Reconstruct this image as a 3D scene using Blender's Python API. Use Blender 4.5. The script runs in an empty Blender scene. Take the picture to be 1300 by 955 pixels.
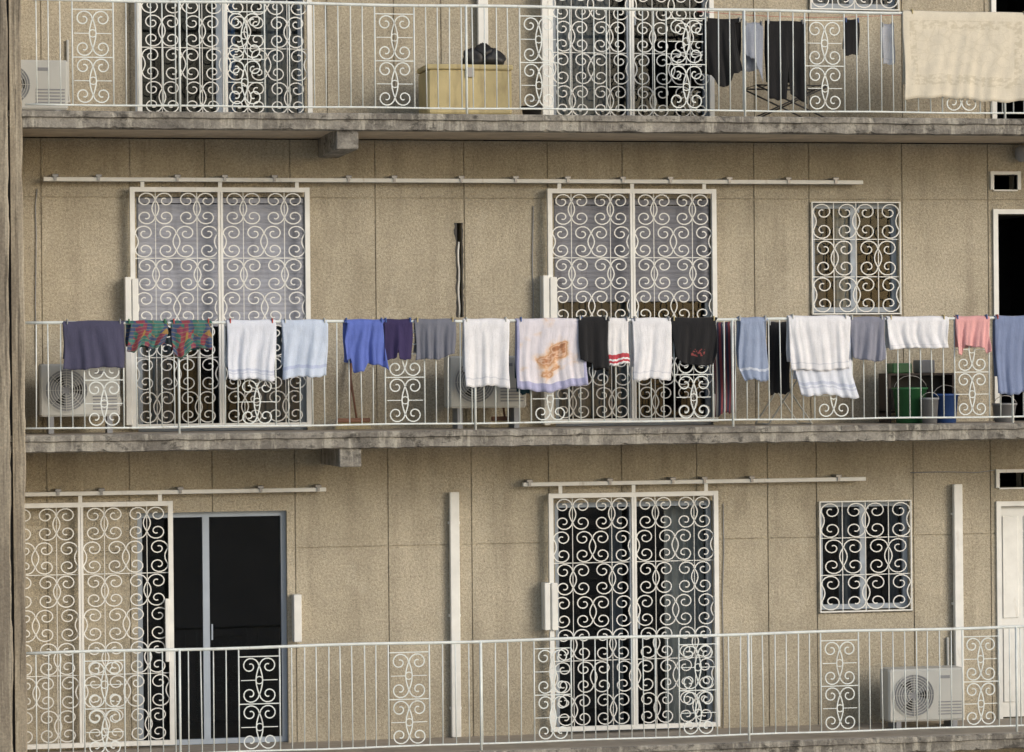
import bpy, math, random
from mathutils import Vector, Matrix
R=random.Random(7)
sc=bpy.context.scene
# ------------------------------------------------------------ survey of the facade
TH=math.radians(12); D=30.0; F=3987.0; ROLL=0.0092
CAM=Vector((-D*math.tan(TH),-D,0)); DV=Vector((math.sin(TH),math.cos(TH),0)); RV=Vector((math.cos(TH),-math.sin(TH),0)); ZV=Vector((0,0,1))
def P(px,py,y=0.0):
    dx=px-650; dy=477.5-py
    u=dx*math.cos(ROLL)+dy*math.sin(ROLL); w=-dx*math.sin(ROLL)+dy*math.cos(ROLL)
    d=DV+RV*(u/F)+ZV*(w/F); t=(y-CAM.y)/d.y
    return CAM.x+t*d.x, t*d.z
def X(px,py,y=0.0): return P(px,py,y)[0]
def Z(px,py,y=0.0): return P(px,py,y)[1]
ST=2.952; FL=[-3.505,-0.50,2.452]; TK=0.16
YR=-1.12; YS=-1.20; RH=1.02
# ------------------------------------------------------------ materials
def nm(name):
    m=bpy.data.materials.new(name); m.use_nodes=True
    nt=m.node_tree; b=nt.nodes['Principled BSDF']; return m,nt,b
def N(nt,t,**k):
    n=nt.nodes.new(t)
    for a,v in k.items(): setattr(n,a,v)
    return n
def noise(nt,vec,scale,detail=3,rough=.55):
    n=N(nt,'ShaderNodeTexNoise'); n.inputs['Scale'].default_value=scale; n.inputs['Detail'].default_value=detail; n.inputs['Roughness'].default_value=rough
    nt.links.new(vec,n.inputs['Vector']); return n.outputs['Fac']
def mrange(nt,v,a,b,c,d):
    n=N(nt,'ShaderNodeMapRange'); nt.links.new(v,n.inputs[0])
    for i,x in enumerate((a,b,c,d)): n.inputs[i+1].default_value=x
    return n.outputs[0]
def mth(nt,op,a,b=None):
    n=N(nt,'ShaderNodeMath',operation=op)
    for i,v in enumerate((a,b)):
        if v is None: continue
        if isinstance(v,(int,float)): n.inputs[i].default_value=v
        else: nt.links.new(v,n.inputs[i])
    return n.outputs[0]
def mix(nt,f,a,b):
    n=N(nt,'ShaderNodeMixRGB')
    for i,v in zip(('Fac','Color1','Color2'),(f,a,b)):
        if isinstance(v,(int,float)): n.inputs[i].default_value=v
        elif isinstance(v,tuple): n.inputs[i].default_value=(*v[:3],1)
        else: nt.links.new(v,n.inputs[i])
    return n.outputs[0]
def mapping(nt,vec,s):
    n=N(nt,'ShaderNodeMapping'); n.inputs['Scale'].default_value=s; nt.links.new(vec,n.inputs['Vector']); return n.outputs[0]
def scalecol(nt,col,val):
    n=N(nt,'ShaderNodeVectorMath',operation='SCALE')
    if isinstance(col,tuple): n.inputs[0].default_value=col[:3]
    else: nt.links.new(col,n.inputs[0])
    nt.links.new(val,n.inputs['Scale']); return n.outputs[0]
def bump(nt,b,h,st,dist=.01):
    n=N(nt,'ShaderNodeBump'); n.inputs['Strength'].default_value=st; n.inputs['Distance'].default_value=dist
    nt.links.new(h,n.inputs['Height']); nt.links.new(n.outputs[0],b.inputs['Normal'])
def surf(name,col,rough=.6,var=.12,scale=6,bst=.15,bsc=80,metal=0,dirt=None,dfrac=(.55,.75)):
    m,nt,b=nm(name); pos=N(nt,'ShaderNodeNewGeometry').outputs['Position']
    v=mrange(nt,noise(nt,pos,scale),.3,.7,1-var,1+var)
    c=scalecol(nt,col,v)
    if dirt:
        f=mrange(nt,noise(nt,mapping(nt,pos,(6,6,1.5)),1.6,5,.65),dfrac[0],dfrac[1],0,.8); c=mix(nt,f,c,dirt)
    nt.links.new(c,b.inputs['Base Color']); b.inputs['Roughness'].default_value=rough; b.inputs['Metallic'].default_value=metal
    if bst: bump(nt,b,noise(nt,pos,bsc,2),bst,.004)
    return m
def wallmat():
    m,nt,b=nm('roughcast_plaster'); pos=N(nt,'ShaderNodeNewGeometry').outputs['Position']
    fine=noise(nt,pos,42,2,.6); fine2=noise(nt,pos,100,2,.6); big=noise(nt,pos,.75,5,.6); st=noise(nt,mapping(nt,pos,(3.2,3,.35)),1.5,5,.6)
    mid=noise(nt,pos,4,4,.6)
    base=mix(nt,mrange(nt,big,.35,.65,0,1),(.375,.335,.255),(.475,.428,.335))
    base=mix(nt,mrange(nt,st,.48,.72,0,.65),base,(.29,.256,.195))
    base=mix(nt,mrange(nt,noise(nt,mapping(nt,pos,(1,1,.6)),2.3,6,.7),.55,.72,0,.6),base,(.54,.50,.41))
    base=mix(nt,mrange(nt,noise(nt,mapping(nt,pos,(9,5,.5)),1.7,6,.7),.60,.72,0,.45),base,(.24,.21,.165))
    v=mth(nt,'MULTIPLY',mrange(nt,fine,.32,.68,.80,1.17),mrange(nt,fine2,.3,.7,.78,1.2))
    v=mth(nt,'MULTIPLY',v,mrange(nt,mid,.3,.7,.92,1.07))
    peb=mrange(nt,noise(nt,pos,70,1,.5),.64,.71,1,.6)
    v=mth(nt,'MULTIPLY',v,peb)
    nt.links.new(scalecol(nt,base,v),b.inputs['Base Color']); b.inputs['Roughness'].default_value=.93
    bump(nt,b,mth(nt,'ADD',fine,fine2),.6,.010)
    return m
def concrete(name,col,dark,light,sa=(1.6,2,2.2),sst=(7,4,1.0),sp=(2.5,2,4)):
    m,nt,b=nm(name); pos=N(nt,'ShaderNodeNewGeometry').outputs['Position']
    a=noise(nt,mapping(nt,pos,sa),1.6,8,.75); s=noise(nt,mapping(nt,pos,sst),1.4,6,.7); f=noise(nt,pos,45,3,.6)
    c=mix(nt,mrange(nt,a,.43,.57,0,1),dark,col); c=mix(nt,mrange(nt,s,.52,.62,0,.75),c,light)
    c=mix(nt,mrange(nt,noise(nt,mapping(nt,pos,sp),2.0,8,.75),.55,.62,0,.8),c,(dark[0]*.4,dark[1]*.4,dark[2]*.4))
    nt.links.new(scalecol(nt,c,mrange(nt,f,.3,.7,.8,1.18)),b.inputs['Base Color']); b.inputs['Roughness'].default_value=.95
    bump(nt,b,mth(nt,'ADD',f,a),.5,.008); return m
M_WALL=wallmat()
M_CON=concrete('weathered_concrete',(.27,.255,.225),(.145,.135,.12),(.42,.40,.345))
M_FIN=concrete('stained_concrete',(.30,.265,.205),(.19,.165,.13),(.43,.39,.31),sa=(4,3,.5),sst=(14,8,.4),sp=(8,3,.35))
M_SOF=surf('soffit_plaster',(.54,.46,.36),.9,.15,3,.3,50,dirt=(.30,.25,.19))
M_FLOOR=surf('balcony_floor_tile',(.34,.30,.25),.7)
M_WHITE=surf('white_paint',(.76,.77,.75),.45,.07,7,.1,60,dirt=(.46,.42,.35),dfrac=(.62,.8))
M_RAIL=surf('rail_paint',(.70,.75,.74),.4,.1,9,.1,60,dirt=(.33,.28,.23),dfrac=(.6,.76))
M_ALU=surf('painted_aluminium',(.36,.42,.50),.35,.06,5,0)
M_PVC=surf('plastic_casing',(.50,.51,.49),.5,.05,3,.05,dirt=(.34,.32,.28),dfrac=(.6,.8))
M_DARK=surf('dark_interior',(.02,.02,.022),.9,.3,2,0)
M_BLK=surf('black_plastic',(.02,.02,.022),.5,.2,5,0)
M_BLIND=surf('shutter_slats',(.37,.39,.46),.6,.18,1.2,0,dirt=(.22,.23,.27),dfrac=(.5,.7))
M_BLIND2=surf('shutter_slats_dark',(.23,.24,.28),.6,.18,1.2,0,dirt=(.13,.13,.16),dfrac=(.5,.7))
M_CURT=surf('curtain_fabric',(.62,.62,.60),.9,.1,3,.2,200)
M_CURT2=surf('net_curtain',(.24,.27,.30),.9,.35,3,.2,200)
M_BRN=surf('brown_wood',(.17,.08,.05),.6,.2,6)
M_GRN=surf('green_plastic',(.04,.17,.07),.4,.1,4,0)
M_BLU=surf('blue_plastic',(.04,.10,.32),.4,.1,4,0)
M_RED=surf('red_plastic',(.40,.06,.05),.4,.1,4,0)
M_YEL=surf('mustard_vinyl',(.50,.42,.22),.6,.14,3,.2,40,dirt=(.30,.24,.13),dfrac=(.5,.7))
M_STEEL=surf('steel',(.3,.3,.31),.35,.15,8,0,metal=.8)
M_GREYP=surf('grey_plastic',(.25,.26,.28),.5,.1,5,0)
def glassmat():
    m=bpy.data.materials.new('window_glass'); m.use_nodes=True; nt=m.node_tree; nt.nodes.remove(nt.nodes['Principled BSDF'])
    tr=N(nt,'ShaderNodeBsdfTransparent'); tr.inputs[0].default_value=(.7,.75,.78,1)
    gl=N(nt,'ShaderNodeBsdfGlossy'); gl.inputs['Roughness'].default_value=.03
    fr=N(nt,'ShaderNodeFresnel'); fr.inputs[0].default_value=1.5
    pos=N(nt,'ShaderNodeNewGeometry').outputs['Position']; bp=N(nt,'ShaderNodeBump'); bp.inputs['Strength'].default_value=.15; bp.inputs['Distance'].default_value=.02
    nt.links.new(noise(nt,pos,1.5,2),bp.inputs['Height']); nt.links.new(bp.outputs[0],gl.inputs['Normal'])
    mx=N(nt,'ShaderNodeMixShader'); nt.links.new(fr.outputs[0],mx.inputs[0]); nt.links.new(tr.outputs[0],mx.inputs[1]); nt.links.new(gl.outputs[0],mx.inputs[2])
    nt.links.new(mx.outputs[0],nt.nodes['Material Output'].inputs[0]); return m
M_GLASS=glassmat()
def clothmat(name,col,bands=(),kind=None,c2=None,bst=.5):
    m,nt,b=nm(name); uv=N(nt,'ShaderNodeTexCoord').outputs['UV']
    pos=N(nt,'ShaderNodeNewGeometry').outputs['Position']
    sx=N(nt,'ShaderNodeSeparateXYZ'); nt.links.new(uv,sx.inputs[0]); u,v=sx.outputs[0],sx.outputs[1]
    c=mix(nt,0,col,col)
    def rng(x,a,bb): return mth(nt,'MULTIPLY',mth(nt,'GREATER_THAN',x,a),mth(nt,'LESS_THAN',x,bb))
    if kind=='patch':
        vo=N(nt,'ShaderNodeTexVoronoi'); vo.inputs['Scale'].default_value=5.5; nt.links.new(mapping(nt,uv,(1.3,.9,1)),vo.inputs['Vector'])
        s2=N(nt,'ShaderNodeSeparateColor'); nt.links.new(vo.outputs['Color'],s2.inputs[0])
        cr=N(nt,'ShaderNodeValToRGB'); cr.color_ramp.interpolation='CONSTANT'; e=cr.color_ramp.elements
        cols=[(.03,.13,.11),(.22,.04,.06),(.04,.07,.15),(.28,.17,.05),(.05,.17,.15),(.19,.04,.08)]
        e[0].color=(*cols[0],1); e[1].position=.2; e[1].color=(*cols[1],1)
        for i in range(2,6):
            q=e.new(i*.17); q.color=(*cols[i],1)
        nt.links.new(s2.outputs[0],cr.inputs[0]); c=cr.outputs[0]
        c=mix(nt,mth(nt,'MULTIPLY',mth(nt,'GREATER_THAN',mth(nt,'SINE',mth(nt,'MULTIPLY',v,48)),.7),.5),c,(.26,.18,.10))
    if kind=='print':
        cr=N(nt,'ShaderNodeValToRGB'); e=cr.color_ramp.elements
        e[0].position=.40; e[0].color=(.66,.64,.70,1); e[1].position=.72; e[1].color=(.24,.11,.06,1)
        for p,cc in ((.49,(.68,.60,.58)),(.54,(.66,.46,.32)),(.58,(.50,.26,.13)),(.62,(.66,.46,.34)),(.66,(.42,.2,.1))):
            q=e.new(p); q.color=(*cc,1)
        du=mth(nt,'SUBTRACT',u,.55); dv=mth(nt,'SUBTRACT',v,.52)
        rr_=mth(nt,'SQRT',mth(nt,'ADD',mth(nt,'MULTIPLY',du,du),mth(nt,'MULTIPLY',mth(nt,'MULTIPLY',dv,dv),1.8)))
        nf=mth(nt,'ADD',noise(nt,mapping(nt,uv,(1.0,1.2,1)),3.4,3,.5),mrange(nt,rr_,0.05,.45,.13,-.13))
        nt.links.new(nf,cr.inputs[0])
        edge=mth(nt,'SUBTRACT',1.0,mth(nt,'MULTIPLY',rng(u,.04,.96),mth(nt,'LESS_THAN',v,.88)))
        c=mix(nt,edge,cr.outputs[0],(.38,.39,.58))
    if kind=='lace':
        vo=N(nt,'ShaderNodeTexVoronoi',feature='DISTANCE_TO_EDGE'); vo.inputs['Scale'].default_value=11; nt.links.new(uv,vo.inputs['Vector'])
        f=mrange(nt,noise(nt,uv,22,3),.45,.55,0,.6); inner=mth(nt,'MULTIPLY',rng(u,.06,.8),rng(v,.12,.62))
        rim=mth(nt,'SUBTRACT',mth(nt,'MULTIPLY',rng(u,.05,.9),rng(v,.08,.84)),mth(nt,'MULTIPLY',rng(u,.10,.84),rng(v,.18,.72)))
        c=mix(nt,mth(nt,'MULTIPLY',f,rim),c,c2)
        c=mix(nt,mth(nt,'MULTIPLY',mrange(nt,vo.outputs[0],0,.06,.35,0),inner),c,c2)
    if kind=='logo':
        f=mth(nt,'MULTIPLY',rng(u,.38,.70),rng(v,.64,.80)); g=mrange(nt,noise(nt,uv,16,1),.52,.56,0,1)
        c=mix(nt,mth(nt,'MULTIPLY',f,g),c,(.22,.05,.05))
    if kind=='vstripe':
        c=mix(nt,mth(nt,'GREATER_THAN',mth(nt,'SINE',mth(nt,'MULTIPLY',u,28)),.1),c,c2)
        c=mix(nt,mth(nt,'GREATER_THAN',mth(nt,'SINE',mth(nt,'MULTIPLY',u,17)),.75),c,(.35,.35,.33))
    for a,bb,cc in bands: c=mix(nt,rng(v,a,bb),c,cc)
    var=mth(nt,'MULTIPLY',mrange(nt,noise(nt,pos,7,3),.3,.7,.92,1.07),mrange(nt,noise(nt,pos,150,1),.3,.7,.93,1.07))
    nt.links.new(scalecol(nt,c,var),b.inputs['Base Color']); b.inputs['Roughness'].default_value=.95
    b.inputs['Sheen Weight'].default_value=.1
    h=mth(nt,'ADD',mth(nt,'MULTIPLY',noise(nt,pos,160,2),.2),noise(nt,mapping(nt,pos,(14,14,4)),1,3))
    bump(nt,b,h,bst,.025); return m
# ------------------------------------------------------------ mesh builder
class MB:
    def __init__(s): s.v=[];s.f=[];s.m=[];s.mats=[];s.uv=[];s.sm=[]
    def mi(s,m):
        if m not in s.mats: s.mats.append(m)
        return s.mats.index(m)
    def quad(s,pts,m,sm=False):
        i=len(s.v); s.v+=pts; s.f.append(tuple(range(i,i+len(pts)))); s.m.append(s.mi(m)); s.sm.append(sm)
    def box(s,x0,x1,y0,y1,z0,z1,m,bv=0):
        if x0>x1:x0,x1=x1,x0
        if y0>y1:y0,y1=y1,y0
        if z0>z1:z0,z1=z1,z0
        k=s.mi(m); i=len(s.v)
        if bv<=0:
            s.v+=[(x,y,z) for z in(z0,z1) for y in(y0,y1) for x in(x0,x1)]
            for q in((0,2,3,1),(4,5,7,6),(0,1,5,4),(2,6,7,3),(0,4,6,2),(1,3,7,5)):
                s.f.append(tuple(i+a for a in q)); s.m.append(k); s.sm.append(False)
        else:
            def ring(z,c,o):
                a,b_,p,q=x0+o,x1-o,y0+o,y1-o
                return [(a+c,p,z),(b_-c,p,z),(b_,p+c,z),(b_,q-c,z),(b_-c,q,z),(a+c,q,z),(a,q-c,z),(a,p+c,z)]
            rs=[ring(z0,bv,bv*.6),ring(z0+bv,bv,0),ring(z1-bv,bv,0),ring(z1,bv,bv*.6)]
            for r in rs: s.v+=r
            for j in range(3):
                for a in range(8):
                    b2=(a+1)%8; s.f.append((i+j*8+a,i+j*8+b2,i+j*8+8+b2,i+j*8+8+a)); s.m.append(k); s.sm.append(False)
            s.f.append(tuple(i+a for a in range(7,-1,-1))); s.m.append(k); s.sm.append(False)
            s.f.append(tuple(i+24+a for a in range(8))); s.m.append(k); s.sm.append(False)
    def tube(s,pts,r,m,n=6,closed=False,rad=None):
        pts=[Vector(p) for p in pts]; k=s.mi(m); i=len(s.v); L=len(pts); up=None
        for j,p in enumerate(pts):
            a=pts[(j-1)%L] if (closed or j>0) else p; b=pts[(j+1)%L] if (closed or j<L-1) else p
            t=(b-a).normalized()
            if up is None:
                up=Vector((0,1,0)) if abs(t.y)<.9 else Vector((1,0,0))
            side=t.cross(up)
            if side.length<1e-4: side=t.orthogonal()
            side.normalize(); u2=side.cross(t).normalized(); rr=rad[j] if rad else r
            for q in range(n):
                an=2*math.pi*(q+.5)/n; s.v.append(tuple(p+side*math.cos(an)*rr+u2*math.sin(an)*rr))
        for j in range(L if closed else L-1):
            j2=(j+1)%L
            for q in range(n):
                q2=(q+1)%n; s.f.append((i+j*n+q,i+j*n+q2,i+j2*n+q2,i+j2*n+q)); s.m.append(k); s.sm.append(n>4)
        if not closed:
            s.f.append(tuple(i+q for q in range(n-1,-1,-1))); s.m.append(k); s.sm.append(False)
            s.f.append(tuple(i+(L-1)*n+q for q in range(n))); s.m.append(k); s.sm.append(False)
    def obj(s,name,parent=None,uvs=None):
        n=len(s.v); c=Vector((sum(v[0] for v in s.v)/n,sum(v[1] for v in s.v)/n,sum(v[2] for v in s.v)/n)) if not parent else Vector((0,0,0))
        me=bpy.data.meshes.new(name); me.from_pydata([tuple(Vector(v)-c) for v in s.v],[],s.f)
        for m in s.mats: me.materials.append(m)
        me.polygons.foreach_set('material_index',s.m); me.polygons.foreach_set('use_smooth',s.sm)
        if uvs:
            l=me.uv_layers.new(name='UVMap')
            for lp in me.loops: l.data[lp.index].uv=uvs[lp.vertex_index]
        me.update(); o=bpy.data.objects.new(name,me); sc.collection.objects.link(o); o.location=c
        if parent: o.parent=parent
        return o
def empty(name):
    o=bpy.data.objects.new(name,None); sc.collection.objects.link(o); return o
B=empty('apartment_building')
# ------------------------------------------------------------ walls with joints and openings
XL,XR=-8.0,9.0
def wall(name,zb,zt,vj,hj,opens):
    J=.006; xs={XL,XR}; zs={zb,zt}
    for j in vj: xs|={j-J,j+J}
    for j in hj: zs|={j-J,j+J}
    for o in opens: xs|={o[0],o[1]}; zs|={max(zb,o[2]),min(zt,o[3])}
    xs=sorted(xs); zs=sorted(zs); mb=MB()
    def dep(i,j):
        if i<0 or j<0 or i>=len(xs)-1 or j>=len(zs)-1: return 0
        cx=(xs[i]+xs[i+1])/2; cz=(zs[j]+zs[j+1])/2
        for o in opens:
            if o[0]<cx<o[1] and o[2]<cz<o[3]: return None
        if any(abs(cx-q)<J for q in vj) or any(abs(cz-q)<J for q in hj): return .012
        return 0
    OD=.22
    for i in range(len(xs)-1):
        for j in range(len(zs)-1):
            a,b,c,d=xs[i],xs[i+1],zs[j],zs[j+1]; y=dep(i,j)
            if y is not None: mb.quad([(a,y,c),(b,y,c),(b,y,d),(a,y,d)],M_WALL)
            yy=OD if y is None else y
            for (ni,nj,e0,e1) in ((i-1,j,(a,c),(a,d)),(i+1,j,(b,c),(b,d)),(i,j-1,(a,c),(b,c)),(i,j+1,(a,d),(b,d))):
                y2=dep(ni,nj); y2=OD if y2 is None else y2
                if y2<yy: mb.quad([(e0[0],y2,e0[1]),(e1[0],y2,e1[1]),(e1[0],yy,e1[1]),(e0[0],yy,e0[1])],M_WALL)
    mb.obj(name,B)
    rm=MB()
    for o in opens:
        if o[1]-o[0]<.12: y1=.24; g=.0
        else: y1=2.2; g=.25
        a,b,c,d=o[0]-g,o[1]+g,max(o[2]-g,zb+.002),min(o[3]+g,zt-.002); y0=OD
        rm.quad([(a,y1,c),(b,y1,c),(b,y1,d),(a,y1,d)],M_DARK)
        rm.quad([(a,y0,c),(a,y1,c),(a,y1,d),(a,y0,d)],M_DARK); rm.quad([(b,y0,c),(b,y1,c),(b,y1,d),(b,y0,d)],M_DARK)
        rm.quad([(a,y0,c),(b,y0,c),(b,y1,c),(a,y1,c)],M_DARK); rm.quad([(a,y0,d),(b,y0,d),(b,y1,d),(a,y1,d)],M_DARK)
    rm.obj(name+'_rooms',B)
def op(p0,p1,pt,pb,fl=None):
    pm=(pt+(pb if pb else pt))/2; xm=(p0+p1)/2
    z0=FL[fl]-.01 if pb is None else Z(xm,pb)
    return [X(p0,pm),X(p1,pm),z0,Z(xm,pt)]
o_mid=[op(173,388,250,None,1),op(703,903,252,None,1),op(1031,1141,258,398),op(1266,1352,272,None,1),op(1261,1291,222,241)]
o_low=[op(174,364,650,None,0),op(704,905,637,None,0),op(1041,1155,637,775),op(1270,1352,642,None,0),op(1268,1300,600,619)]
o_up=[[o_mid[0][0],o_mid[0][1],FL[2]-.01,o_mid[0][3]+ST],[o_mid[1][0],o_mid[1][1],FL[2]-.01,o_mid[1][3]+ST],[X(1029,6),X(1139,6),Z(1085,12),Z(1085,12)+1.08],[o_mid[3][0],o_mid[3][1],FL[2]-.01,o_mid[3][3]+ST]]
crack=[X(580,340),X(587,340),Z(584,403),Z(584,283)]
vm=[X(p,250) for p in (52,165,260,368,476,589,695,790,957,1027,1145,1254)]
vl=[X(p,700) for p in (60,165,270,375,493,599,697,790,885,975,1037,1160,1258)]
vu=[X(p,80) for p in (52,165,415,500,560,690,957,1027,1145,1250)]
wall('wall_upper',FL[2]-.005,FL[2]+ST-TK,vu,[FL[2]+2.35],o_up)
wall('wall_middle',FL[1]-.005,FL[2]-TK+.001,vm,[Z(560,252)],o_mid+[crack])
wall('wall_lower',FL[0]-.005,FL[1]-TK+.012,vl,[Z(560,692)],o_low)
mb=MB()
mb.box(XL,XR,0,.3,-9.4,FL[0]-.01,M_WALL); mb.box(XL,XR,.0,.3,FL[2]+ST-TK+.002,9.2,M_WALL)
mb.box(XL,XR,2.3,9,-9.4,9.2,M_WALL); mb.box(XL-.02,XL,0,2.3,-9.4,9.2,M_WALL); mb.box(XR,XR+.02,0,2.3,-9.4,9.2,M_WALL); mb.box(XL,XR,.31,2.29,9.1,9.2,M_CON)
mb.obj('structure',B)
mb=MB(); cx=(crack[0]+crack[1])/2
mb.tube([(cx-.004+.006*math.sin(k*1.7),.03,crack[2]+(crack[3]-crack[2])*k/10) for k in range(9)],.011,M_WHITE,5)
mb.obj('conduit',B)
# ragged broken plaster edge around the chase
mb=MB(); rr=random.Random(11); k=mb.mi(M_BLK); i0=0; n=26
for a in range(n+1):
    z=crack[2]+(crack[3]-crack[2])*a/n; w1=.004+.012*rr.random()+(.012 if a>n-4 else 0); w2=.003+.010*rr.random()
    mb.v+=[(crack[0]-w1,-.003,z),(crack[0]+.004,-.003,z),(crack[1]-.004,-.003,z),(crack[1]+w2,-.003,z)]
for a in range(n):
    b=a*4; mb.f+=[(b,b+1,b+5,b+4),(b+2,b+3,b+7,b+6)]; mb.m+=[k,k]; mb.sm+=[False,False]
mb.obj('chase_edge',B)
# thin cables on the wall
mb=MB()
def cable(pts): mb.tube([(X(a,b,-.012),-.012,Z(a,b,-.012)) for a,b in pts],.005,M_GREYP,5)
cable([(46,462),(45,380),(46,300),(45,262),(47,240)]); cable([(676,450),(677,380),(676,330),(677,262)])
cable([(918,640),(919,700),(917,760),(919,850),(918,930)]); cable([(1156,600),(1200,599),(1240,600),(1262,597)])
mb.obj('wall_cable',B)
# slabs
def slab(k,zf):
    mb=MB(); ns=420; k1=mb.mi(M_CON); k2=mb.mi(M_FLOOR); k3=mb.mi(M_SOF)
    rr=random.Random(k)
    rows=[]
    lo=0; hi=0
    for a in range(ns+1):
        x=XL+(XR-XL)*a/ns
        lo=lo*.6+rr.gauss(0,.003); hi=hi*.6+rr.gauss(0,.0016)
        chip=.016 if rr.random()<.03 else 0
        rows.append([(x,0.0,zf),(x,YS-.01+abs(hi),zf),(x,YS-.020+hi*.5+chip,zf-.010),(x,YS-.02+hi,zf-.055+hi),(x,YS+.004+lo*.5,zf-.064+hi),(x,YS+lo*.6,zf-TK+.01+lo+chip),(x,YS+.03,zf-TK+lo*.5),(x,YS+.09,zf-TK),(x,YS+.10,zf-TK+.012),(x,0.0,zf-TK+.012)])
    n=10
    for r in rows: mb.v+=r
    for a in range(ns):
        for q in range(n-1):
            mb.f.append((a*n+q,a*n+q+1,(a+1)*n+q+1,(a+1)*n+q)); mb.m.append(k2 if q==0 else (k3 if q>=7 else k1)); mb.sm.append(False)
    xb0=X(427,180,YS+.04); xb1=X(455,180,YS+.04)
    mb.box(xb0,xb1,YS+.035,-.001,zf-TK-.17,zf-TK+.02,M_CON,.008)
    mb.obj('balcony_slab_%d'%k,B)
for k,z in enumerate([FL[0]-ST,FL[0],FL[1],FL[2],FL[2]+ST]): slab(k,z)
# left fin
mb=MB()
def fincol(x0,x1,yf,seed):
    k=mb.mi(M_FIN); i=len(mb.v); n=200; e=0; rr=random.Random(seed)
    for a in range(n+1):
        z=-9.4+18.6*a/n; e=e*.7+rr.gauss(0,.004)
        mb.v+=[(x0,.0,z),(x0,yf,z),(x1-.012+e,yf,z),(x1+e,yf+.012,z),(x1+e,0.0,z)]
    for a in range(n):
        for q in range(4): mb.f.append((i+a*5+q,i+a*5+q+1,i+a*5+6+q,i+a*5+5+q)); mb.m.append(k); mb.sm.append(False)
fincol(XL,X(13,500,-1.36),-1.36,1); fincol(X(16,500,-1.28),X(31,500,-1.24),-1.24,2)
mb.box(X(12,500,-1.36)-.02,X(16,500,-1.28)+.02,-1.16,0,-9.4,9.2,M_BLK)
mb.obj('side_fin',B)
# ------------------------------------------------------------ scroll work
def cscroll(mb,cx,cz,w,h,y,flip,r,m,turn=2.6):
    Rr=.47*w; pts=[]
    ns=20
    Rv=min(Rr,h*.25)
    for a in range(ns,-1,-1):
        s=a/ns*turn*math.pi
        q=max(.12,(1-s/(turn*math.pi)*.80)); th=math.pi-s
        pts.append((-w/2+Rr+Rr*q*math.cos(th),h/2-Rv+Rv*q*math.sin(th)))
    for a in range(1,6):
        t=a/6; z=(h/2-Rv)*(1-2*t); pts.append((-w/2+.16*w*math.sin(math.pi*t),z))
    pts+= [(x,-z) for x,z in pts[ns::-1]]
    mb.tube([(cx+(-x if flip else x),y,cz+z) for x,z in pts],r,m,4)
def scrollfield(mb,x0,x1,z0,z1,cols,rows,y,r,m,st=0):
    w=(x1-x0)/cols; h=(z1-z0)/rows
    for i in range(cols):
        for j in range(rows):
            cscroll(mb,x0+w*(i+.5),z0+h*(j+.5),w*.98,h,y,(i+j+st)%2==0,r,m)
def gate(name,x0,x1,z0,z1,y,m=None,hang=None):
    m=m or M_WHITE; mb=MB(); t=.045; d=.025
    mb.box(x0,x0+t,y-d,y+d,z0,z1,m); mb.box(x1-t,x1,y-d,y+d,z0,z1,m)
    mb.box(x0+t,x1-t,y-d+.002,y+d-.002,z1-t,z1-.001,m); mb.box(x0+t,x1-t,y-d+.002,y+d-.002,z0+.001,z0+t,m)
    xm=(x0+x1)/2; mb.box(xm-.024,xm-.002,y-d+.003,y+d-.003,z0+t,z1-t,m); mb.box(xm+.002,xm+.024,y-d+.003,y+d-.003,z0+t,z1-t,m)
    for a,b in ((x0+t,xm-.024),(xm+.024,x1-t)):
        scrollfield(mb,a,b,z0+t,z1-t,4,7,y,.0074,m)
        for q in (1,3): mb.box(a+(b-a)*q/4-.003,a+(b-a)*q/4+.003,y+.004,y+.012,z0+t,z1-t,m)
        for q in (2,5): 
            zz=z0+t+(z1-z0-2*t)*q/7; mb.box(a,b,y+.013,y+.02,zz-.004,zz+.004,m)
    if hang:
        for xx in (x0+.12,xm,x1-.12):
            mb.box(xx-.018,xx+.018,y-.012,y-.004,z1,hang,m)
    mb.obj(name)
def g_at(p0,p1,pt,fl,hang=None):
    y=-.10; pm=400 if fl==1 else 740
    xm=(p0+p1)/2
    gate('sliding_security_gate',X(p0,pm,y),X(p1,pm,y),FL[fl]+.03,Z(xm,pt,y),y,hang=hang)
zt_mid=Z(560,230,-.11); zt_low1=Z(225,625,-.11); zt_low2=Z(880,612,-.11)
g_at(166,394,238,1,zt_mid); g_at(696,910,240,1,zt_mid)
g_at(-16,220,638,0,zt_low1); g_at(697,912,625,0,zt_low2)
y=-.10
zg=Z(280,238,y)+ST
gate('sliding_security_gate',X(174,80,y),X(396,80,y),FL[2]+.03,zg,y); gate('sliding_security_gate',X(696,80,y),X(906,80,y),FL[2]+.03,zg,y)
mb=MB()
for (p0,p1,pt,pb) in ((158,166,352,540),(167,175,354,410),(688,696,350,540),(697,706,352,408),(690,697,740,800),(699,707,740,800),(372,382,755,815),(209,214,760,840)):
    yy=-.115; mb.box(X(p0,pt,yy),X(p1,pt,yy),-.16,-.005 if p0 in(158,688,690,372) else -.13,Z(p0,pb,yy),Z(p0,pt,yy),M_WHITE,.006)
mb.obj('gate_keeps',B)
def track(p0,p1,z,brs):
    mb=MB(); x0=X(p0,230,-.11); x1=X(p1,230,-.11)
    mb.box(x0,x1,-.135,-.085,z-.016,z+.022,M_WHITE,.004)
    for b in brs:
        x=X(b,230,-.11); mb.box(x-.03,x+.03,-.15,-.001,z+.024,z+.05,M_STEEL,.004); mb.box(x-.012,x+.012,-.15,-.137,z-.01,z+.03,M_STEEL)
    return mb.obj('gate_track')
track(55,1095,zt_mid,(70,125,225,285,348,442,500,585,654,720,790,850,925,1000,1060))
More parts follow.
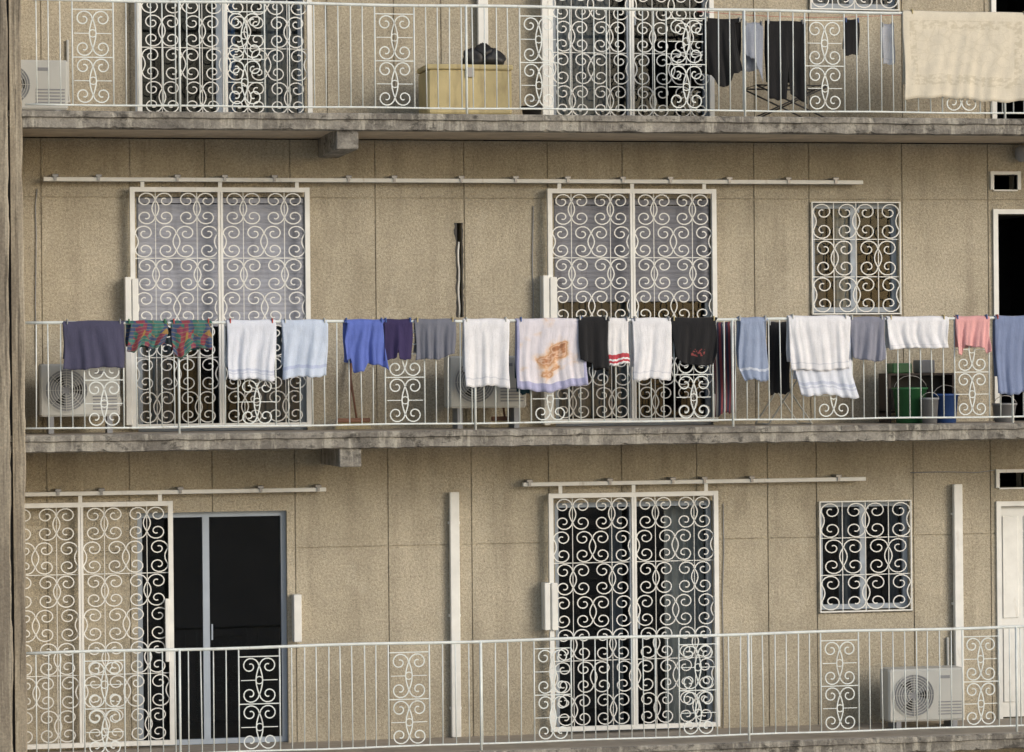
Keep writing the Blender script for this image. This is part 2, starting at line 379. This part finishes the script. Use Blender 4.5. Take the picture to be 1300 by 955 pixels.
track(-60,410,zt_low1,(70,125,225,327,400)); track(660,1095,zt_low2,(668,770,850,890,950,1060))
# ------------------------------------------------------------ doors & windows
def door(o,name,mull=.5,m=M_ALU,y=.10,glass=True):
    x0,x1,z0,z1=o; x0+=.001;x1-=.001;z0+=.012;z1-=.001; mb=MB(); t=.05
    mb.box(x0,x0+t,y-.03,y+.03,z0,z1,m); mb.box(x1-t,x1,y-.03,y+.03,z0,z1,m)
    mb.box(x0+t,x1-t,y-.028,y+.028,z1-t,z1,m); mb.box(x0+t,x1-t,y-.028,y+.028,z0,z0+t,m)
    xm=x0+(x1-x0)*mull; mb.box(xm-.032,xm+.032,y-.035,y+.027,z0+t,z1-t,m)
    mb.box(xm+.045,xm+.06,y-.05,y-.036,z0+1.0,z0+1.15,m)
    if glass:
        for a,b in((x0+t,xm-.03),(xm+.03,x1-t)): mb.quad([(a,y,z0+t),(b,y,z0+t),(b,y,z1-t),(a,y,z1-t)],M_GLASS)
    mb.obj(name,B)
def blind(o,zbot,m,y=.04):
    mb=MB(); z=o[3]-.02; p=.045; d=.0022
    mb.box(o[0]+.02,o[1]-.02,y-.01,y+.02,o[3]-.06,o[3]-.01,m)
    z=o[3]-.07
    while z>zbot:
        mb.quad([(o[0]+.015,y+d,z),(o[1]-.015,y+d,z),(o[1]-.015,y-d,z-p*.5),(o[0]+.015,y-d,z-p*.5)],m)
        mb.quad([(o[0]+.015,y-d,z-p*.5),(o[1]-.015,y-d,z-p*.5),(o[1]-.015,y+d,z-p),(o[0]+.015,y+d,z-p)],m)
        z-=p
    mb.obj('shutter',B)
def curtain(x0,x1,z0,z1,m,y=.32,k=None):
    mb=MB(); n=max(10,int((x1-x0)/.012)); ph=R.random()*6; kk=mb.mi(m)
    for a in range(n+1):
        x=x0+(x1-x0)*a/n; yy=y+.025*math.sin(x*62+ph+.8*math.sin(x*9))+.012*math.sin(x*31)
        mb.v+=[(x,yy,z1),(x,yy*1.0+.008*math.sin(x*40),z0)]
    for a in range(n): mb.f.append((a*2,a*2+1,a*2+3,a*2+2)); mb.m.append(kk); mb.sm.append(True)
    mb.obj('curtain',B)
om,ol,ou=o_mid,o_low,o_up
door(om[0],'sliding_door'); door(om[1],'sliding_door'); blind(om[0],Z(280,412),M_BLIND); blind(om[1],Z(800,378),M_BLIND2)
door(ol[0],'sliding_door',.46); door(ol[1],'sliding_door'); door(ou[0],'sliding_door'); door(ou[1],'sliding_door')
door(om[2],'window_frame'); door(ol[2],'window_frame'); door(ou[2],'window_frame')
curtain(om[0][0],om[0][0]+.35,om[0][2],om[0][3],M_CURT2); curtain(om[0][1]-.5,om[0][1],om[0][2],om[0][3],M_CURT2)
curtain(om[1][0],om[1][0]+.9,om[1][2]+.1,om[1][3],M_CURT2,.4)
curtain(ol[1][1]-.42,ol[1][1]-.02,ol[1][2],ol[1][3],M_CURT); curtain(ol[1][0]+.62,ol[1][0]+.75,ol[1][2],ol[1][3],M_CURT2)
curtain(om[2][0]+.32,om[2][0]+.58,om[2][2],om[2][3],M_CURT); curtain(om[2][0],om[2][0]+.3,om[2][2]-.1,om[2][3],M_CURT2,.5)
curtain(ol[2][0]+.3,ol[2][0]+.42,ol[2][2],ol[2][3],M_CURT2); curtain(ol[2][1]-.12,ol[2][1],ol[2][2],ol[2][3],M_CURT2)
curtain(ou[0][0]+1.25,ou[0][1],ou[0][2],ou[0][3],M_CURT2); curtain(ou[0][0]+.85,ou[0][0]+1.0,ou[0][2],ou[0][3],clothmat('blue_curtain',(.08,.18,.38)))
curtain(ou[1][0]+.1,ou[1][0]+.7,ou[1][2],ou[1][3],M_CURT2,.45)
curtain(ou[2][0],ou[2][1],ou[2][2],ou[2][3],M_CURT2)
def wgr(o):
    mb=MB(); x0,x1,z0,z1=o[0]-.012,o[1]+.012,o[2]-.01,o[3]+.012; y=-.025
    t=.012
    mb.box(x0,x0+t,y-.01,y+.01,z0,z1,M_WHITE); mb.box(x1-t,x1,y-.01,y+.01,z0,z1,M_WHITE)
    mb.box(x0+t,x1-t,y-.009,y+.009,z1-t,z1,M_WHITE); mb.box(x0+t,x1-t,y-.009,y+.009,z0,z0+t,M_WHITE)
    scrollfield(mb,x0+t,x1-t,z0+t,z1-t,4,3,y,.0075,M_WHITE,1)
    for q in (1,2,3):
        xx=x0+(x1-x0)*q/4; mb.box(xx-.004,xx+.004,y+.003,y+.012,z0+t,z1-t,M_WHITE)
    for q in (1,2):
        zz=z0+(z1-z0)*q/3; mb.box(x0+t,x1-t,y+.013,y+.019,zz-.004,zz+.004,M_WHITE)
    for xx in (x0+.007,x1-.007):
        for zz in (z0+.1,z1-.1): mb.box(xx-.005,xx+.005,y+.01,.0,zz-.01,zz+.01,M_WHITE)
    mb.obj('window_grille')
    s=MB(); s.box(o[0]-.02,o[1]+.02,-.012,.07,o[2]-.025,o[2]-.003,M_CON,.004); s.obj('window_sill',B)
wgr(om[2]); wgr(ol[2]); wgr(ou[2])
def casing(o,t=.05,m=M_WHITE,bottom=False):
    mb=MB(); x0,x1,z0,z1=o
    mb.box(x0-t,x0,-.025,.08,z0,z1+t,m); mb.box(x1,x1+t,-.025,.08,z0,z1+t,m); mb.box(x0,x1,-.023,.08,z1,z1+t-.002,m)
    if bottom: mb.box(x0,x1,-.023,.08,z0-t+.02,z0,m); 
    mb.obj('casing',B)
casing(om[3]); casing(om[4],.035,bottom=True); casing(ol[3]); casing(ol[4],.035,bottom=True); casing(ou[3])
mb=MB(); o=ol[3]; x0,x1,z0,z1=o[0]+.003,o[1]-.003,o[2]+.02,o[3]-.004
mb.box(x0,x1,.05,.09,z0,z1,M_WHITE)
for k in range(3):
    w=(x1-x0)/3
    for (a,b) in ((z0+.15,z0+.9),(z0+1.0,z1-.1)): mb.box(x0+w*k+.03,x0+w*k+w-.03,.038,.052,a,b,M_WHITE,.006)
mb.obj('panel_door',B)
mb=MB(); mb.box(om[3][1]-.04,om[3][1],.1,.8,om[3][2]+.02,om[3][3]-.02,M_BRN); mb.obj('open_door_leaf',B)
# wall lamp
mb=MB(); lx,lz=P(1297,196,-.1)
prof=[(.0,.09),(.03,.088),(.055,.07),(.068,.04),(.068,0),(.06,-.04),(.04,-.07),(0,-.08)]
i=len(mb.v); kk=mb.mi(M_GREYP)
for r_,zz in prof:
    for q in range(12): mb.v.append((lx+r_*math.cos(q*math.pi/6),-.1+r_*math.sin(q*math.pi/6),lz+zz))
for a in range(len(prof)-1):
    for q in range(12): mb.f.append((i+a*12+q,i+a*12+(q+1)%12,i+a*12+12+(q+1)%12,i+a*12+12+q)); mb.m.append(kk); mb.sm.append(True)
mb.box(lx-.03,lx+.03,-.05,0,lz-.04,lz+.06,M_GREYP,.005); mb.obj('wall_lamp')
def duct(p0,p1,pt,zb,yy=-.08):
    mb=MB(); x0=X(p0,pt,yy); x1=X(p1,pt,yy); zt=Z(p0,pt,yy); mb.box(x0,x1,yy,yy+.06,zb,zt,M_WHITE,.006)
    z=zt-.3
    while z>zb: mb.box(x0-.01,x1+.01,yy+.03,-.001,z-.012,z+.012,M_WHITE); z-=.9
    mb.obj('cable_duct')
duct(571,583,625,FL[0]+.005); duct(1211,1222,615,FL[0]+.005); duct(606,619,-60,Z(612,62,-.08)); duct(687,695,-60,FL[2]+.01,-.17)
# ------------------------------------------------------------ railings
def railing(fl,panels,posts):
    z0=FL[fl]; zt=z0+RH; zb=z0+.06; mb=MB(); pyc={2:80,1:480,0:850}[fl]
    rr=random.Random(fl+5); y=YR
    xa=X(31,pyc,y); xe=XR-.2
    mb.tube([(xa+(xe-xa)*q/40,y,zt+.005*math.sin(q*.9+fl)) for q in range(41)],.015,M_RAIL,8)
    mb.tube([(xa+(xe-xa)*q/40,y,zb+.003*math.sin(q*1.3+fl)) for q in range(41)],.010,M_RAIL,6)
    pr=[(X(a,pyc,y),X(b,pyc,y)) for a,b in panels]
    last=pr[-1]
    for q in (1,2): pr.append((last[0]+q*1.4,last[1]+q*1.4))
    spans=[]; c=xa
    for a,b in pr: spans.append((c,a)); c=b
    spans.append((c,xe))
    for a,b in spans:
        n=max(1,round((b-a)/.118))
        for q in range(1,n):
            x=a+(b-a)*q/n; lean=rr.gauss(0,.004)
            mb.tube([(x+rr.gauss(0,.003),y,zb-.0),(x+lean,y,zt)],.0062,M_RAIL,5)
    for a,b in pr:
        zl=zb; zh=zt-.085
        for x in (a,b): mb.tube([(x,y,zb),(x,y,zt)],.0075,M_RAIL,5)
        mb.tube([(a,y,zh),(b,y,zh)],.0065,M_RAIL,4); mb.tube([(a,y,(zl+zh)/2),(b,y,(zl+zh)/2)],.0065,M_RAIL,4)
        for za,zb_ in ((zl+.012,(zl+zh)/2-.004),((zl+zh)/2+.004,zh-.004)):
            scrollfield(mb,a+.008,b-.008,za,zb_,2,1,y,.0075,M_RAIL,0)
            xm=(a+b)/2; zc=(za+zb_)/2
            mb.tube([(xm+.034*math.cos(t*math.pi/6),y,zc+.034*math.sin(t*math.pi/6)) for t in range(12)],.006,M_RAIL,4,closed=True)
            for s_ in(-1,1): mb.tube([(xm+s_*.034,y,zc),(xm+s_*.17,y,zc)],.005,M_RAIL,4)
    for p in posts:
        x=X(p,pyc,y); mb.tube([(x,y-.008,z0-.03),(x,y-.008,zt)],.0115,M_RAIL,8)
    mb.obj('balcony_railing')
railing(2,[(92,144),(285,336),(476,526),(660,708),(846,896),(1022,1072),(1196,1244)],[228,592,945,1275])
railing(1,[(107,157),(302,350),(489,539),(674,722),(856,905),(1034,1082),(1212,1256)],[227,603,930,1285])
railing(0,[(107,158),(303,355),(493,545),(678,725),(862,910),(1042,1090),(1222,1268)],[228,610,950,1290])
# ------------------------------------------------------------ cloth
PINC=[M_RED,M_BLU,M_GRN,M_PVC,M_YEL,M_PVC,M_GREYP]
def interp(pr,u):
    for (a,b),(c,d) in zip(pr,pr[1:]):
        if a<=u<=c: return b+(d-b)*(u-a)/(c-a if c>a else 1)
    return pr[-1][1]
def cloth(name,p0,p1,pb,mat,fl=1,bot=None,amp=.024,back=.75,taper=.04,sides=None,y=YR,ztop=None,kf=2.3,off=0,pins=True,top=None):
    rr=random.Random(int(p0*7+pb)); pt={1:404,2:14,0:810}[fl] if top is None else top
    pm=(pt+pb)/2; x0=X(p0,pm,y); x1=X(p1,pm,y); zt=(FL[fl]+RH+.017+off) if ztop is None else ztop
    zb=Z((p0+p1)/2,pb,y-.03); L=zt-zb; W=x1-x0; xm=(x0+x1)/2; nu=max(16,int(W/.012)); nf=24; nb=8
    ph=[rr.random()*6.28 for _ in range(8)]; k1=kf*W/.45*rr.uniform(.8,1.2); k2=k1*2.3; skew=rr.uniform(-.03,.03)
    def fold(u,s):
        w=u+.07*math.sin(2.5*s+ph[3])+.03*math.sin(9*u+ph[5])
        a=.5*math.sin(6.28*k1*w+ph[0])+.3*math.sin(6.28*k2*w+ph[1]+s)+.3*math.sin(6.28*.7*u+ph[2]+1.5*s)
        return amp*a*(.2+.95*s)
    rows=[]
    ye=.020+off
    for a in range(nb,0,-1): rows.append(('b',a/nb))
    for a in range(0,5): rows.append(('t',a/4))
    for a in range(1,nf+1): rows.append(('f',a/nf))
    mb=MB(); uvs=[]; k=mb.mi(mat)
    for kind,s in rows:
        for q in range(nu+1):
            u=q/nu
            ln=(interp(bot,u) if bot else 1)+.018*math.sin(6.28*u*1.3+ph[4])+.008*math.sin(6.28*u*5+ph[5])+skew*(u-.5)*2
            if kind=='t':
                an=math.pi*s; yy=y+ye*math.cos(an); zz=zt-.02+ (.02)*math.sin(an); vv=0; sx=1; yy-=fold(u,0)*s
                zz+=.003*math.sin(9*u+ph[6])
            elif kind=='b':
                yy=y+ye+.012*s+abs(fold(1-u,s))*.5; zz=zt-.02-L*back*s*(1+.03*math.sin(5*u)); vv=s*back; sx=1-.02*s
            else:
                yy=y-ye-.006-amp*.8*s-fold(u,s)*(1 if s>.2 else s*5); zz=zt-.02-(L-.02)*ln*s; vv=s; sx=1-taper*s+.012*math.sin(4*s+ph[6])
            xx=xm+(u-.5)*W*sx+.010*math.sin(5*s+ph[7])*s
            if sides and kind=='f':
                l,r_=interp([(c[0],c[1]) for c in sides],s),interp([(c[0],c[2]) for c in sides],s); xx=x0+W*(l+(r_-l)*u)
            mb.v.append((xx,yy,zz)); uvs.append((u,vv))
    n=nu+1
    for a in range(len(rows)-1):
        for q in range(nu): mb.f.append((a*n+q,a*n+q+1,(a+1)*n+q+1,(a+1)*n+q)); mb.m.append(k); mb.sm.append(True)
    o=mb.obj(name,None,uvs)
    s_=o.modifiers.new('thickness','SOLIDIFY'); s_.thickness=.005
    if pins:
        pb_=MB(); pc=rr.choice(PINC)
        for u in (.07,.93):
            xx=x0+W*u-o.location.x; pb_.box(xx-.006,xx+.006,y-ye-.014-o.location.y,y+ye+.010-o.location.y,zt-.028-o.location.z,zt+.018-o.location.z,pc,.003)
        pb_.obj('clothes_pegs',o)
    return o
navy=clothmat('navy_terry',(.06,.06,.11)); wht=clothmat('white_terry',(.66,.70,.79),[(.82,.86,(.50,.55,.68)),(.88,.9,(.52,.56,.68))])
wht2=clothmat('white_cotton',(.74,.75,.79),[(.86,.88,(.60,.62,.68))]); lblue=clothmat('pale_blue_terry',(.52,.60,.74),[(.78,.84,(.41,.48,.67))])
blue=clothmat('blue_cotton',(.10,.15,.48)); purp=clothmat('dark_purple_cotton',(.035,.025,.09)); grey=clothmat('grey_jersey',(.15,.16,.20)); 
patch=clothmat('patchwork_cloth',(.1,.1,.1),kind='patch'); prt=clothmat('printed_terry',(.6,.5,.4),kind='print'); blk=clothmat('black_cotton',(.010,.010,.012))
redw=clothmat('white_red_band',(.74,.74,.76),[(.76,.86,(.45,.06,.08)),(.9,.95,(.45,.06,.08))]); blkl=clothmat('black_print_cotton',(.010,.010,.012),kind='logo')
bgrey=clothmat('blue_grey_terry',(.27,.33,.47),[(.8,.84,(.5,.55,.65))]); pink=clothmat('pink_cotton',(.70,.36,.36)); sblue=clothmat('slate_blue_terry',(.19,.24,.39))
stripe=clothmat('striped_cloth',(.03,.03,.06),kind='vstripe',c2=(.18,.04,.05)); cream=clothmat('cream_damask',(.66,.61,.50),kind='lace',c2=(.50,.45,.34),bst=.2)
teal=clothmat('teal_cotton',(.02,.06,.08)); lgrey=clothmat('mid_grey_cotton',(.22,.23,.29))
cloth('towel',80,158,468,navy,taper=.02)
cloth('shirt',160,213,447,patch,bot=[(0,.95),(.2,1),(.4,.75),(.7,.95),(1,.7)],sides=[(0,.12,1),(.5,.05,1),(1,0,.9)],amp=.025)
cloth('shirt',217,268,453,patch,bot=[(0,.9),(.2,1.05),(.5,.75),(1,.8)],sides=[(0,.0,.95),(.5,.0,1),(1,.05,1)],amp=.025)
cloth('towel',288,350,482,wht); cloth('towel',358,416,479,lblue,taper=.04)
cloth('shirt',436,488,474,blue,bot=[(0,.72),(.1,.7),(.16,1),(.4,.97),(.5,.8),(.8,.85),(1,.98)],sides=[(0,.1,.95),(.5,.0,1),(1,.06,1.08)],amp=.035,kf=3.5)
cloth('shorts',487,523,458,purp,amp=.025,bot=[(0,1),(.45,.96),(.5,.7),(.55,.96),(1,.95)]); cloth('shirt',526,578,458,grey,amp=.028,kf=4,bot=[(0,1),(.6,.95),(1,.82)])
cloth('towel',588,646,491,wht2,amp=.02); cloth('beach_towel',655,744,497,prt,amp=.018,bot=[(0,.97),(.5,1),(1,.92)],taper=.0)
cloth('trousers',733,771,462,blk,off=.012,bot=[(0,.9),(.4,.95),(.5,1.1),(1,1.15)],back=1)
cloth('towel',771,797,463,redw,amp=.014,kf=4,taper=.0); cloth('towel',802,852,482,wht2,amp=.02)
cloth('shirt',851,910,464,blkl,amp=.02,bot=[(0,.8),(.2,.95),(.5,1.02),(.9,.98),(1,.7)],sides=[(0,0,.95),(.5,.04,1),(1,.1,.98)])
cloth('towel',936,974,483,bgrey,amp=.02,sides=[(0,.1,.85),(.5,0,.95),(.8,.0,1),(1,.2,1)])
cloth('towel',1000,1078,470,wht2,amp=.022,off=.012,back=.8); cloth('towel',1008,1080,503,wht,amp=.018,sides=[(0,0,1),(.7,0,1.0),(1,.1,1.12)],pins=False)
cloth('shirt',1078,1122,459,lgrey,amp=.03,kf=3.5,bot=[(0,.9),(.3,.98),(.7,1),(1,.93)]); cloth('pillowcase',1125,1203,443,wht2,amp=.024,back=.9,bot=[(0,1),(.5,.97),(1,1)])
cloth('shirt',1212,1255,450,pink,amp=.03,kf=3.5,bot=[(0,1),(.15,1.02),(.2,.75),(.5,.82),(.8,.78),(.86,.95),(1,.9)]); cloth('towel',1262,1318,499,sblue,amp=.018)
yi=-.85
def line(fl,pa,pb_,py,yy,m,sag=.03):
    mb=MB(); a=X(pa,py,yy); b=X(pb_,py,yy); z=Z((pa+pb_)/2,py,yy)
    mb.tube([(a+(b-a)*q/16,yy,z-sag*math.sin(math.pi*q/16)+sag) for q in range(17)],.003,m,4); mb.obj('clothesline'); return z
line(1,640,1010,412,yi,M_GREYP)
def hang(name,p0,p1,pt,pb,mat,yy,fl=1,**k):
    z=Z((p0+p1)/2,pt,yy)+.02; return cloth(name,p0,p1,pb,mat,fl=fl,y=yy,ztop=z,top=pt,**k)
hang('dress',906,932,412,525,stripe,yi,amp=.03,kf=3); hang('trousers',975,1002,412,500,blk,yi,amp=.02); hang('shirt',655,672,412,500,teal,yi,amp=.02); hang('shirt',748,771,412,470,blk,yi)
line(2,885,1150,22,-.95,M_RED,.04)
hang('shirt',893,942,27,112,blk,-.95,2,amp=.03,bot=[(0,.75),(.3,.98),(.55,1),(.7,.8),(1,.7)],sides=[(0,.1,.8),(.5,.0,.85),(1,.1,1)])
hang('shirt',945,968,32,105,clothmat('pale_grey_shirt',(.30,.33,.40)),-.95,2,amp=.02,bot=[(0,.5),(.5,.6),(1,1)])
hang('trousers',972,1022,30,126,blk,-.95,2,amp=.025,bot=[(0,1),(.45,1),(.5,.6),(.55,.95),(1,1.05)])
hang('sock',1072,1090,28,70,blk,-.95,2,amp=.01); hang('towel',1119,1134,34,82,wht2,-.95,2,amp=.01)
cloth('tablecloth',1146,1312,127,cream,fl=2,amp=.012,taper=.0,back=.8,kf=1.2,bot=[(0,1),(.5,1),(1,1)])
# ------------------------------------------------------------ air conditioners
def ac(p0,p1,pt,yf,fl,fanright=False,pb=None):
    x0=X(p0,pt,yf); x1=X(p1,pt,yf); zt=Z((p0+p1)/2,pt,yf); W=x1-x0; H=W*.66; zb=max(zt-H,FL[fl]+.06)
    y0=yf; y1=yf+.28; mb=MB(); mb.box(x0,x1,y0,y1,zb,zt,M_PVC,.018)
    r=(zt-zb)*.40; cx=x0+r+.05 if not fanright else x1-r-.05; cz=(zb+zt)/2
    k=mb.mi(M_GREYP); i=len(mb.v); mb.v.append((cx,y0-.003,cz))
    for q in range(32): mb.v.append((cx+r*math.cos(q*math.pi/16),y0-.003,cz+r*math.sin(q*math.pi/16)))
    for q in range(32): mb.f.append((i,i+1+q,i+1+(q+1)%32)); mb.m.append(k); mb.sm.append(False)
    for rr_ in (1,.88,.76,.64,.52,.4,.28): mb.tube([(cx+r*rr_*math.cos(q*math.pi/14),y0-.018,cz+r*rr_*math.sin(q*math.pi/14)) for q in range(28)],.004,M_PVC,4,closed=True)
    for q in range(8):
        a=q*math.pi/4; mb.tube([(cx+.03*math.cos(a),y0-.018,cz+.03*math.sin(a)),(cx+r*math.cos(a),y0-.016,cz+r*math.sin(a))],.003,M_PVC,4)
    for q in range(3):
        a=q*2.09; mb.quad([(cx+.03*math.cos(a),y0-.006,cz+.03*math.sin(a)),(cx+r*.8*math.cos(a-.3),y0-.005,cz+r*.8*math.sin(a-.3)),(cx+r*.8*math.cos(a+.4),y0-.009,cz+r*.8*math.sin(a+.4))],M_BLK)
    bx0,bx1=(cx+r+.05,x1-.03) if not fanright else (x0+.03,cx-r-.05)
    for q in range(5): mb.box(bx0,bx1,y0-.005,y0-.001,zb+.06+q*.03,zb+.072+q*.03,M_GREYP)
    mb.box(bx0+.02,bx0+.12,y0-.004,y0-.001,zt-.1,zt-.07,M_GREYP)
    for xx in (x0+.08,x1-.12): mb.box(xx,xx+.05,y0+.01,y1-.01,FL[fl]+.001,zb,M_GREYP)
    mb.tube([(x1-.05,y1,zb+.1),(x1+.03,y1+.03,zb+.1),(x1+.04,-.03,zb+.2),(x1+.04,-.02,zt+.25)],.014,M_PVC,6)
    mb.obj('air_conditioner')
ac(50,152,462,-.55,1); ac(570,668,452,-.55,1); ac(-20,86,76,-.6,2); ac(1128,1224,849,-.6,0)
# ------------------------------------------------------------ clutter
mb=MB(); yf=-.80; x0=X(543,110,yf); x1=X(650,110,yf); zt=Z(600,82,yf); zb=FL[2]+.03
mb.box(x0,x1,yf,yf+.5,zb,zt-.05,M_YEL,.02); mb.box(x0-.012,x1+.012,yf-.012,yf+.51,zt-.048,zt,M_YEL,.012)
for xx in (x0+.04,x1-.08): mb.box(xx,xx+.05,yf+.03,yf+.47,FL[2]+.001,zb,M_BLK)
mb.box((x0+x1)/2-.04,(x0+x1)/2+.04,yf-.02,yf-.012,zt-.12,zt-.03,M_STEEL)
mb.obj('storage_chest')
def lump(mb,c,rx,ry,rz,m,seed):
    rr=random.Random(seed); k=mb.mi(m); i=len(mb.v); nu,nv=18,10; ph=[rr.random()*6 for _ in range(6)]
    for b in range(nv+1):
        for a in range(nu):
            t=a/nu*6.283; p=b/nv*math.pi; s=1+.16*math.sin(3*t+ph[0]+2*p)+.12*math.sin(5*t+ph[1]-p*3)+.1*math.sin(4*p+ph[2])
            mb.v.append((c[0]+rx*s*math.sin(p)*math.cos(t),c[1]+ry*s*math.sin(p)*math.sin(t),c[2]+max(-rz*.85,rz*s*math.cos(p))))
    for b in range(nv):
        for a in range(nu): mb.f.append((i+b*nu+a,i+b*nu+(a+1)%nu,i+(b+1)*nu+(a+1)%nu,i+(b+1)*nu+a)); mb.m.append(k); mb.sm.append(True)
mb=MB(); cxx=X(619,70,yf)
lump(mb,(cxx-.09,yf+.22,zt+.08),.11,.1,.09,M_BLK,1); lump(mb,(cxx+.09,yf+.2,zt+.075),.11,.1,.085,M_BLK,2); lump(mb,(cxx,yf+.22,zt+.13),.11,.09,.08,M_BLK,3)
mb.tube([(cxx-.02,yf+.2,zt+.18),(cxx-.03,yf+.2,zt+.22),(cxx+.03,yf+.2,zt+.22),(cxx+.04,yf+.2,zt+.18)],.006,M_BLK,5)
mb.obj('bin_bag')
def rack(p0,p1,pt,yy,fl,m):
    mb=MB(); x0=X(p0,pt,yy); x1=X(p1,pt,yy); zt=Z(p0,pt,yy); z0=FL[fl]+.01
    for y in (yy,yy+.45):
        mb.tube([(x0,y,zt),(x1,y,z0)],.009,m,6); mb.tube([(x1,y,zt),(x0,y,z0)],.009,m,6)
    for q in range(7): mb.tube([(x0+(x1-x0)*q/6,yy,zt),(x0+(x1-x0)*q/6,yy+.45,zt)],.004,m,5)
    mb.tube([(x0,yy,zt),(x1,yy,zt)],.008,m,6); mb.tube([(x0,yy+.45,zt),(x1,yy+.45,zt)],.008,m,6); mb.tube([(x0,yy,z0),(x0,yy+.45,z0)],.008,m,6); mb.tube([(x1,yy,z0),(x1,yy+.45,z0)],.008,m,6)
    mb.obj('drying_rack')
rack(960,1052,108,-.8,2,M_BLK); rack(975,1030,455,-.7,1,M_PVC)
def bucket(p,pt,yy,fl,r,m,h=None):
    mb=MB(); x=X(p,pt,yy); z0=FL[fl]+.002; z1=Z(p,pt,yy) if h is None else z0+h; k=mb.mi(m)
    prof=[(0,z0),(r*.78,z0),(r*.97,z1-.02),(r*1.05,z1-.02),(r*1.05,z1),(r*.95,z1),(r*.75,z0+.02),(0,z0+.02)]
    for r_,z in prof:
        for q in range(20): mb.v.append((x+r_*math.cos(q*math.pi/10),yy+r_*math.sin(q*math.pi/10),z))
    for a in range(len(prof)-1):
        for q in range(20): mb.f.append((a*20+q,a*20+(q+1)%20,a*20+20+(q+1)%20,a*20+20+q)); mb.m.append(k); mb.sm.append(True)
    mb.tube([(x+r*math.cos(t*math.pi/8),yy-.02,z1-.02+.8*r*math.sin(t*math.pi/8)) for t in range(9)],.004,M_STEEL,5)
    mb.obj('bucket')
bucket(1155,492,-.6,1,.17,M_GRN); bucket(1200,500,-.7,1,.13,M_BLU); bucket(1180,505,-.85,1,.09,M_GREYP); bucket(1275,512,-.7,1,.12,M_GREYP)
bucket(675,135,-.7,2,.10,M_BLK)
mb=MB(); ys=-.45; x0=X(1128,480,ys); x1=X(1212,480,ys); zt=Z(1150,474,ys)
M_DBR=surf('dark_laminate',(.06,.045,.04),.6,.2,6)
for zz in (FL[1]+.12,zt): mb.box(x0,x1,ys,ys+.3,zz-.02,zz,M_DBR)
for xx in (x0,x1-.025): mb.box(xx,xx+.025,ys+.002,ys+.298,FL[1]+.001,zt-.02,M_DBR)
mb.box(x0+.03,x1-.03,ys+.27,ys+.28,FL[1]+.13,zt-.021,M_BLK)
mb.box(x0+.06,x0+.26,ys+.04,ys+.25,zt,zt+.1,M_GRN,.01); mb.box(x0+.34,x0+.5,ys+.04,ys+.25,zt,zt+.13,M_GREYP,.01); mb.obj('shelf')
def broom(p,pt,yy,fl,m,lean=.06):
    mb=MB(); x=X(p,pt,yy); z1=Z(p,pt,yy); z0=FL[fl]
    mb.tube([(x,yy,z0+.1),(x+lean,-.02,z1)],.011,m,6); mb.box(x-.13,x+.13,yy-.03,yy+.03,z0+.07,z0+.11,M_BRN,.008)
    for q in range(24): mb.tube([(x-.12+q*.0104,yy,z0+.07),(x-.135+q*.0117,yy-.01*(q%3),z0+.004)],.004,M_YEL,4)
    mb.obj('broom')
broom(443,440,-.25,1,M_BRN); broom(452,455,-.2,1,M_BRN,-.05); broom(640,440,-.3,1,M_BRN,-.03)
# ------------------------------------------------------------ ground, sun, sky, camera
mb=MB(); g=surf('ground_paving',(.38,.35,.30),.9,.2,.4,0); mb.quad([(-400,-400,-9.4),(400,-400,-9.4),(400,400,-9.4),(-400,400,-9.4)],g); mb.obj('ground')
EL=math.radians(21); AZ=math.radians(40)
sv=Vector((math.sin(AZ)*math.cos(EL),-math.cos(AZ)*math.cos(EL),math.sin(EL)))
sd=bpy.data.lights.new('sun','SUN'); sd.energy=1.35; sd.angle=math.radians(22); sd.color=(1,.97,.92); so=bpy.data.objects.new('sun',sd); sc.collection.objects.link(so)
so.rotation_euler=(-sv).to_track_quat('-Z','Y').to_euler(); so.location=(5,-20,20)
w=bpy.data.worlds.new('World'); sc.world=w; w.use_nodes=True; nt=w.node_tree; bg=nt.nodes['Background']
sk=N(nt,'ShaderNodeTexSky',sky_type='NISHITA'); sk.sun_disc=False; sk.sun_elevation=EL; sk.sun_rotation=math.atan2(sv.x,sv.y); sk.air_density=1.0; sk.dust_density=2.0
nt.links.new(sk.outputs[0],bg.inputs[0]); bg.inputs[1].default_value=.15
cd=bpy.data.cameras.new('camera'); co=bpy.data.objects.new('camera',cd); sc.collection.objects.link(co); sc.camera=co
cd.lens=36*F/1300; cd.sensor_width=36; cd.sensor_fit='HORIZONTAL'; cd.clip_end=2000; cd.clip_start=.5
ax=RV*math.cos(ROLL)-ZV*math.sin(ROLL); ay=RV*math.sin(ROLL)+ZV*math.cos(ROLL)
m3=Matrix((ax,ay,-DV)).transposed().to_4x4(); m3.translation=CAM; co.matrix_world=m3
sc.view_settings.view_transform='Standard'; sc.view_settings.look='None'; sc.view_settings.exposure=0
